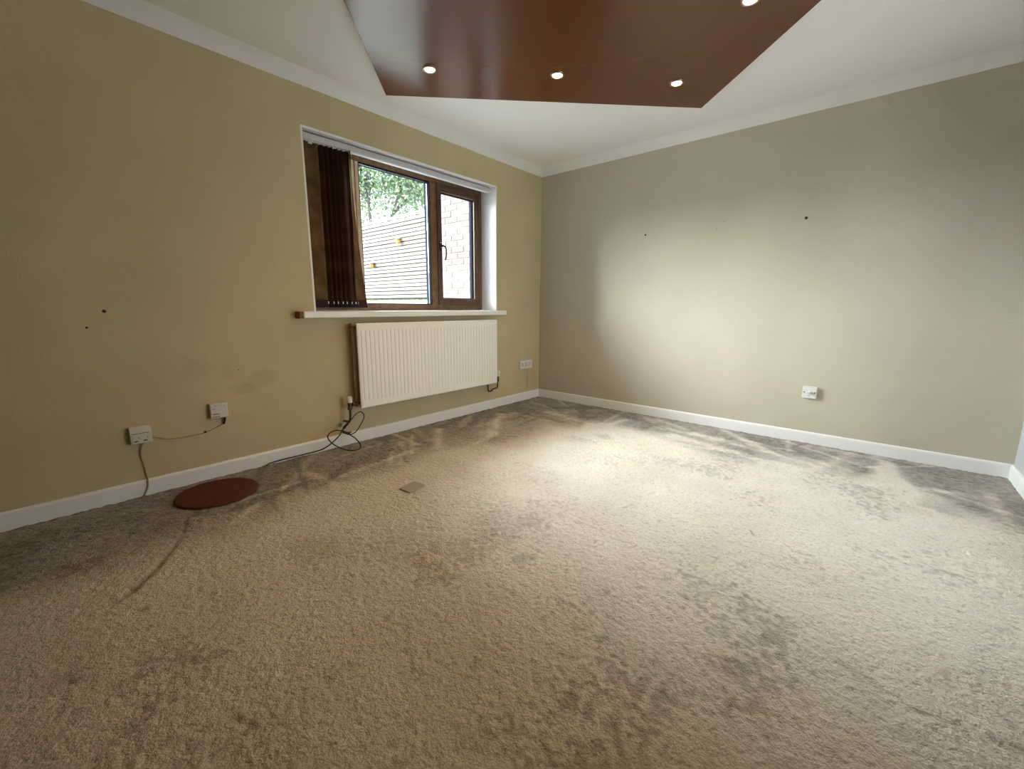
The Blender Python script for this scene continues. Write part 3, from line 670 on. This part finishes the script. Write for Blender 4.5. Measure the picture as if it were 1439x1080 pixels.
# slatted fence
fn = tag(empty('slatted_fence', (.11, 1.90, 1.10)), 'pale timber fence of narrow horizontal slats seen through the middle window pane', 'fence')
FL = 7.5
boxobj('backing_board', (.030, .045, 0, FL, -.02, 1.15), M_backing, fn)
bm = bmesh.new(); box(bm, -.0, .02, 0, FL, 0, .0425); slat = obj('slat', bm, M_fence, fn, .002, 1)
slat.location = (-.01, 0, .012)
for k in range(1, 22):
    o = slat.copy(); COL.objects.link(o); o.location = (-.01+random.uniform(-.002, .002), 0, .012+k*.0540+random.uniform(-.001, .001)); o.rotation_euler = (random.uniform(-.0008, .0008), random.uniform(-.03, .03), 0)
for y in (.02, 1.85, 3.7, 5.5, 7.4):
    boxobj('post', (.010, .030, y-.03, y+.03, -.02, 1.15), M_fence, fn, .002)
# fence ornaments
for k, (y, z, lab) in enumerate(((2.652, 1.93, 'yellow lantern with grey top hung on the fence slats, the larger and higher of two'),
                                 (3.387, 1.63, 'yellow lantern with grey top hung on the fence slats, the lower of two'))):
    lt = tag(empty('fence_lantern', (.060, y, z)), lab, 'lantern', 'lanterns on the slatted fence')
    bm = bmesh.new(); lathe(bm, [(.010, -.045), (.030, -.035), (.038, -.010), (.030, .015), (.018, .025)], 16); obj('glass_body', bm, M_yellow, lt, smooth=True)
    bm = bmesh.new(); lathe(bm, [(.046, .022), (.044, .030), (.020, .048), (.006, .056)], 16); cyl(bm, (0, 0, .05), (.030, 0, .07), .005, n=8); obj('cap', bm, M_metal, lt)
# retaining wall below the fence, raised lawn behind, patio in front
bwl = struct(boxobj('retaining_wall', (.06, .40, 1.885, 9.4, -.2, 1.075), M_render)); 
tag(bwl, 'low white rendered wall carrying the slatted fence outside', 'wall'); del bwl['kind']
bm = bmesh.new(); rs2 = random.Random(3)
for i in range(2600):
    y = rs2.uniform(1.9, 9.3); x = rs2.uniform(.062, .098); hgt = rs2.uniform(.010, .034); dx = rs2.uniform(-.012, .006); a = rs2.uniform(-.004, .004)
    v = [bm.verts.new((x, y-.003, 1.072)), bm.verts.new((x, y+.003, 1.072)), bm.verts.new((x+dx, y+a, 1.075+hgt))]; bm.faces.new(v)
gs = tag(obj('grass_tufts', bm, M_grass), 'short grass growing along the foot of the fence', 'grass'); gs['kind'] = 'stuff'
gr = struct(boxobj('patio_ground', (-14, 14, .30, 30, -.35, -.2), M_patio)); gr2 = struct(boxobj('garden_ground', (-14, 14, -30, YB-.2, -.35, -.2), M_patio))
gl = tag(boxobj('garden_lawn', (.41, 14, 2.2, 30, -.2, 1.0), M_grass), 'raised green lawn beyond the fence', 'lawn'); gl['kind'] = 'stuff'

# tree beyond the fence
tr = tag(empty('garden_tree', (3.3, 8.6, 1.005)), 'leafy green tree rising beyond the slatted fence under a white sky', 'tree')
bm = bmesh.new(); rt_ = random.Random(11); tips = []
def branch(p, d, L, r, n):
    q = p+d*L; cyl(bm, p, q, r, r*.65, 7)
    if n == 0: tips.append(q); return
    tips.append(q)
    for k in range(3 if n > 1 else 2):
        nd = (d+Vector((rt_.uniform(-.8, .8), rt_.uniform(-.8, .8), rt_.uniform(-.15, .55)))).normalized(); branch(q, nd, L*rt_.uniform(.62, .8), r*.6, n-1)
branch(Vector((0, 0, 0)), Vector((.02, 0, 1)), 1.0, .06, 5)
obj('trunk', bm, M_bark, tr); tr.scale = (1.7, 1.7, 1.7)
def leaves(name, m, n, seed, rad_):
    r = np.random.RandomState(seed); T = np.array([tuple(t) for t in tips if t.z > .7]); c = T[r.randint(len(T), size=n)]+r.normal(0, rad_, (n, 3))
    c = c[c[:, 2] > .25]; n = len(c)
    a = r.normal(size=(n, 3)); a /= np.linalg.norm(a, axis=1)[:, None]; b = np.cross(a, r.normal(size=(n, 3))); b /= np.linalg.norm(b, axis=1)[:, None]
    l = r.uniform(.022, .040, (n, 1)); V = np.stack([c-a*l, c+b*l*.45, c+a*l, c-b*l*.45], 1).reshape(-1, 3)
    me = bpy.data.meshes.new(name); me.from_pydata(V.tolist(), [], (np.arange(n*4).reshape(-1, 4)).tolist()); me.materials.append(m)
    o = bpy.data.objects.new(name, me); COL.objects.link(o); o.parent = tr; o['kind'] = 'stuff'
leaves('foliage', M_leaf, 26000, 1, .27); leaves('young_foliage', M_leaf2, 8000, 2, .30)
print('bricks', ncount)
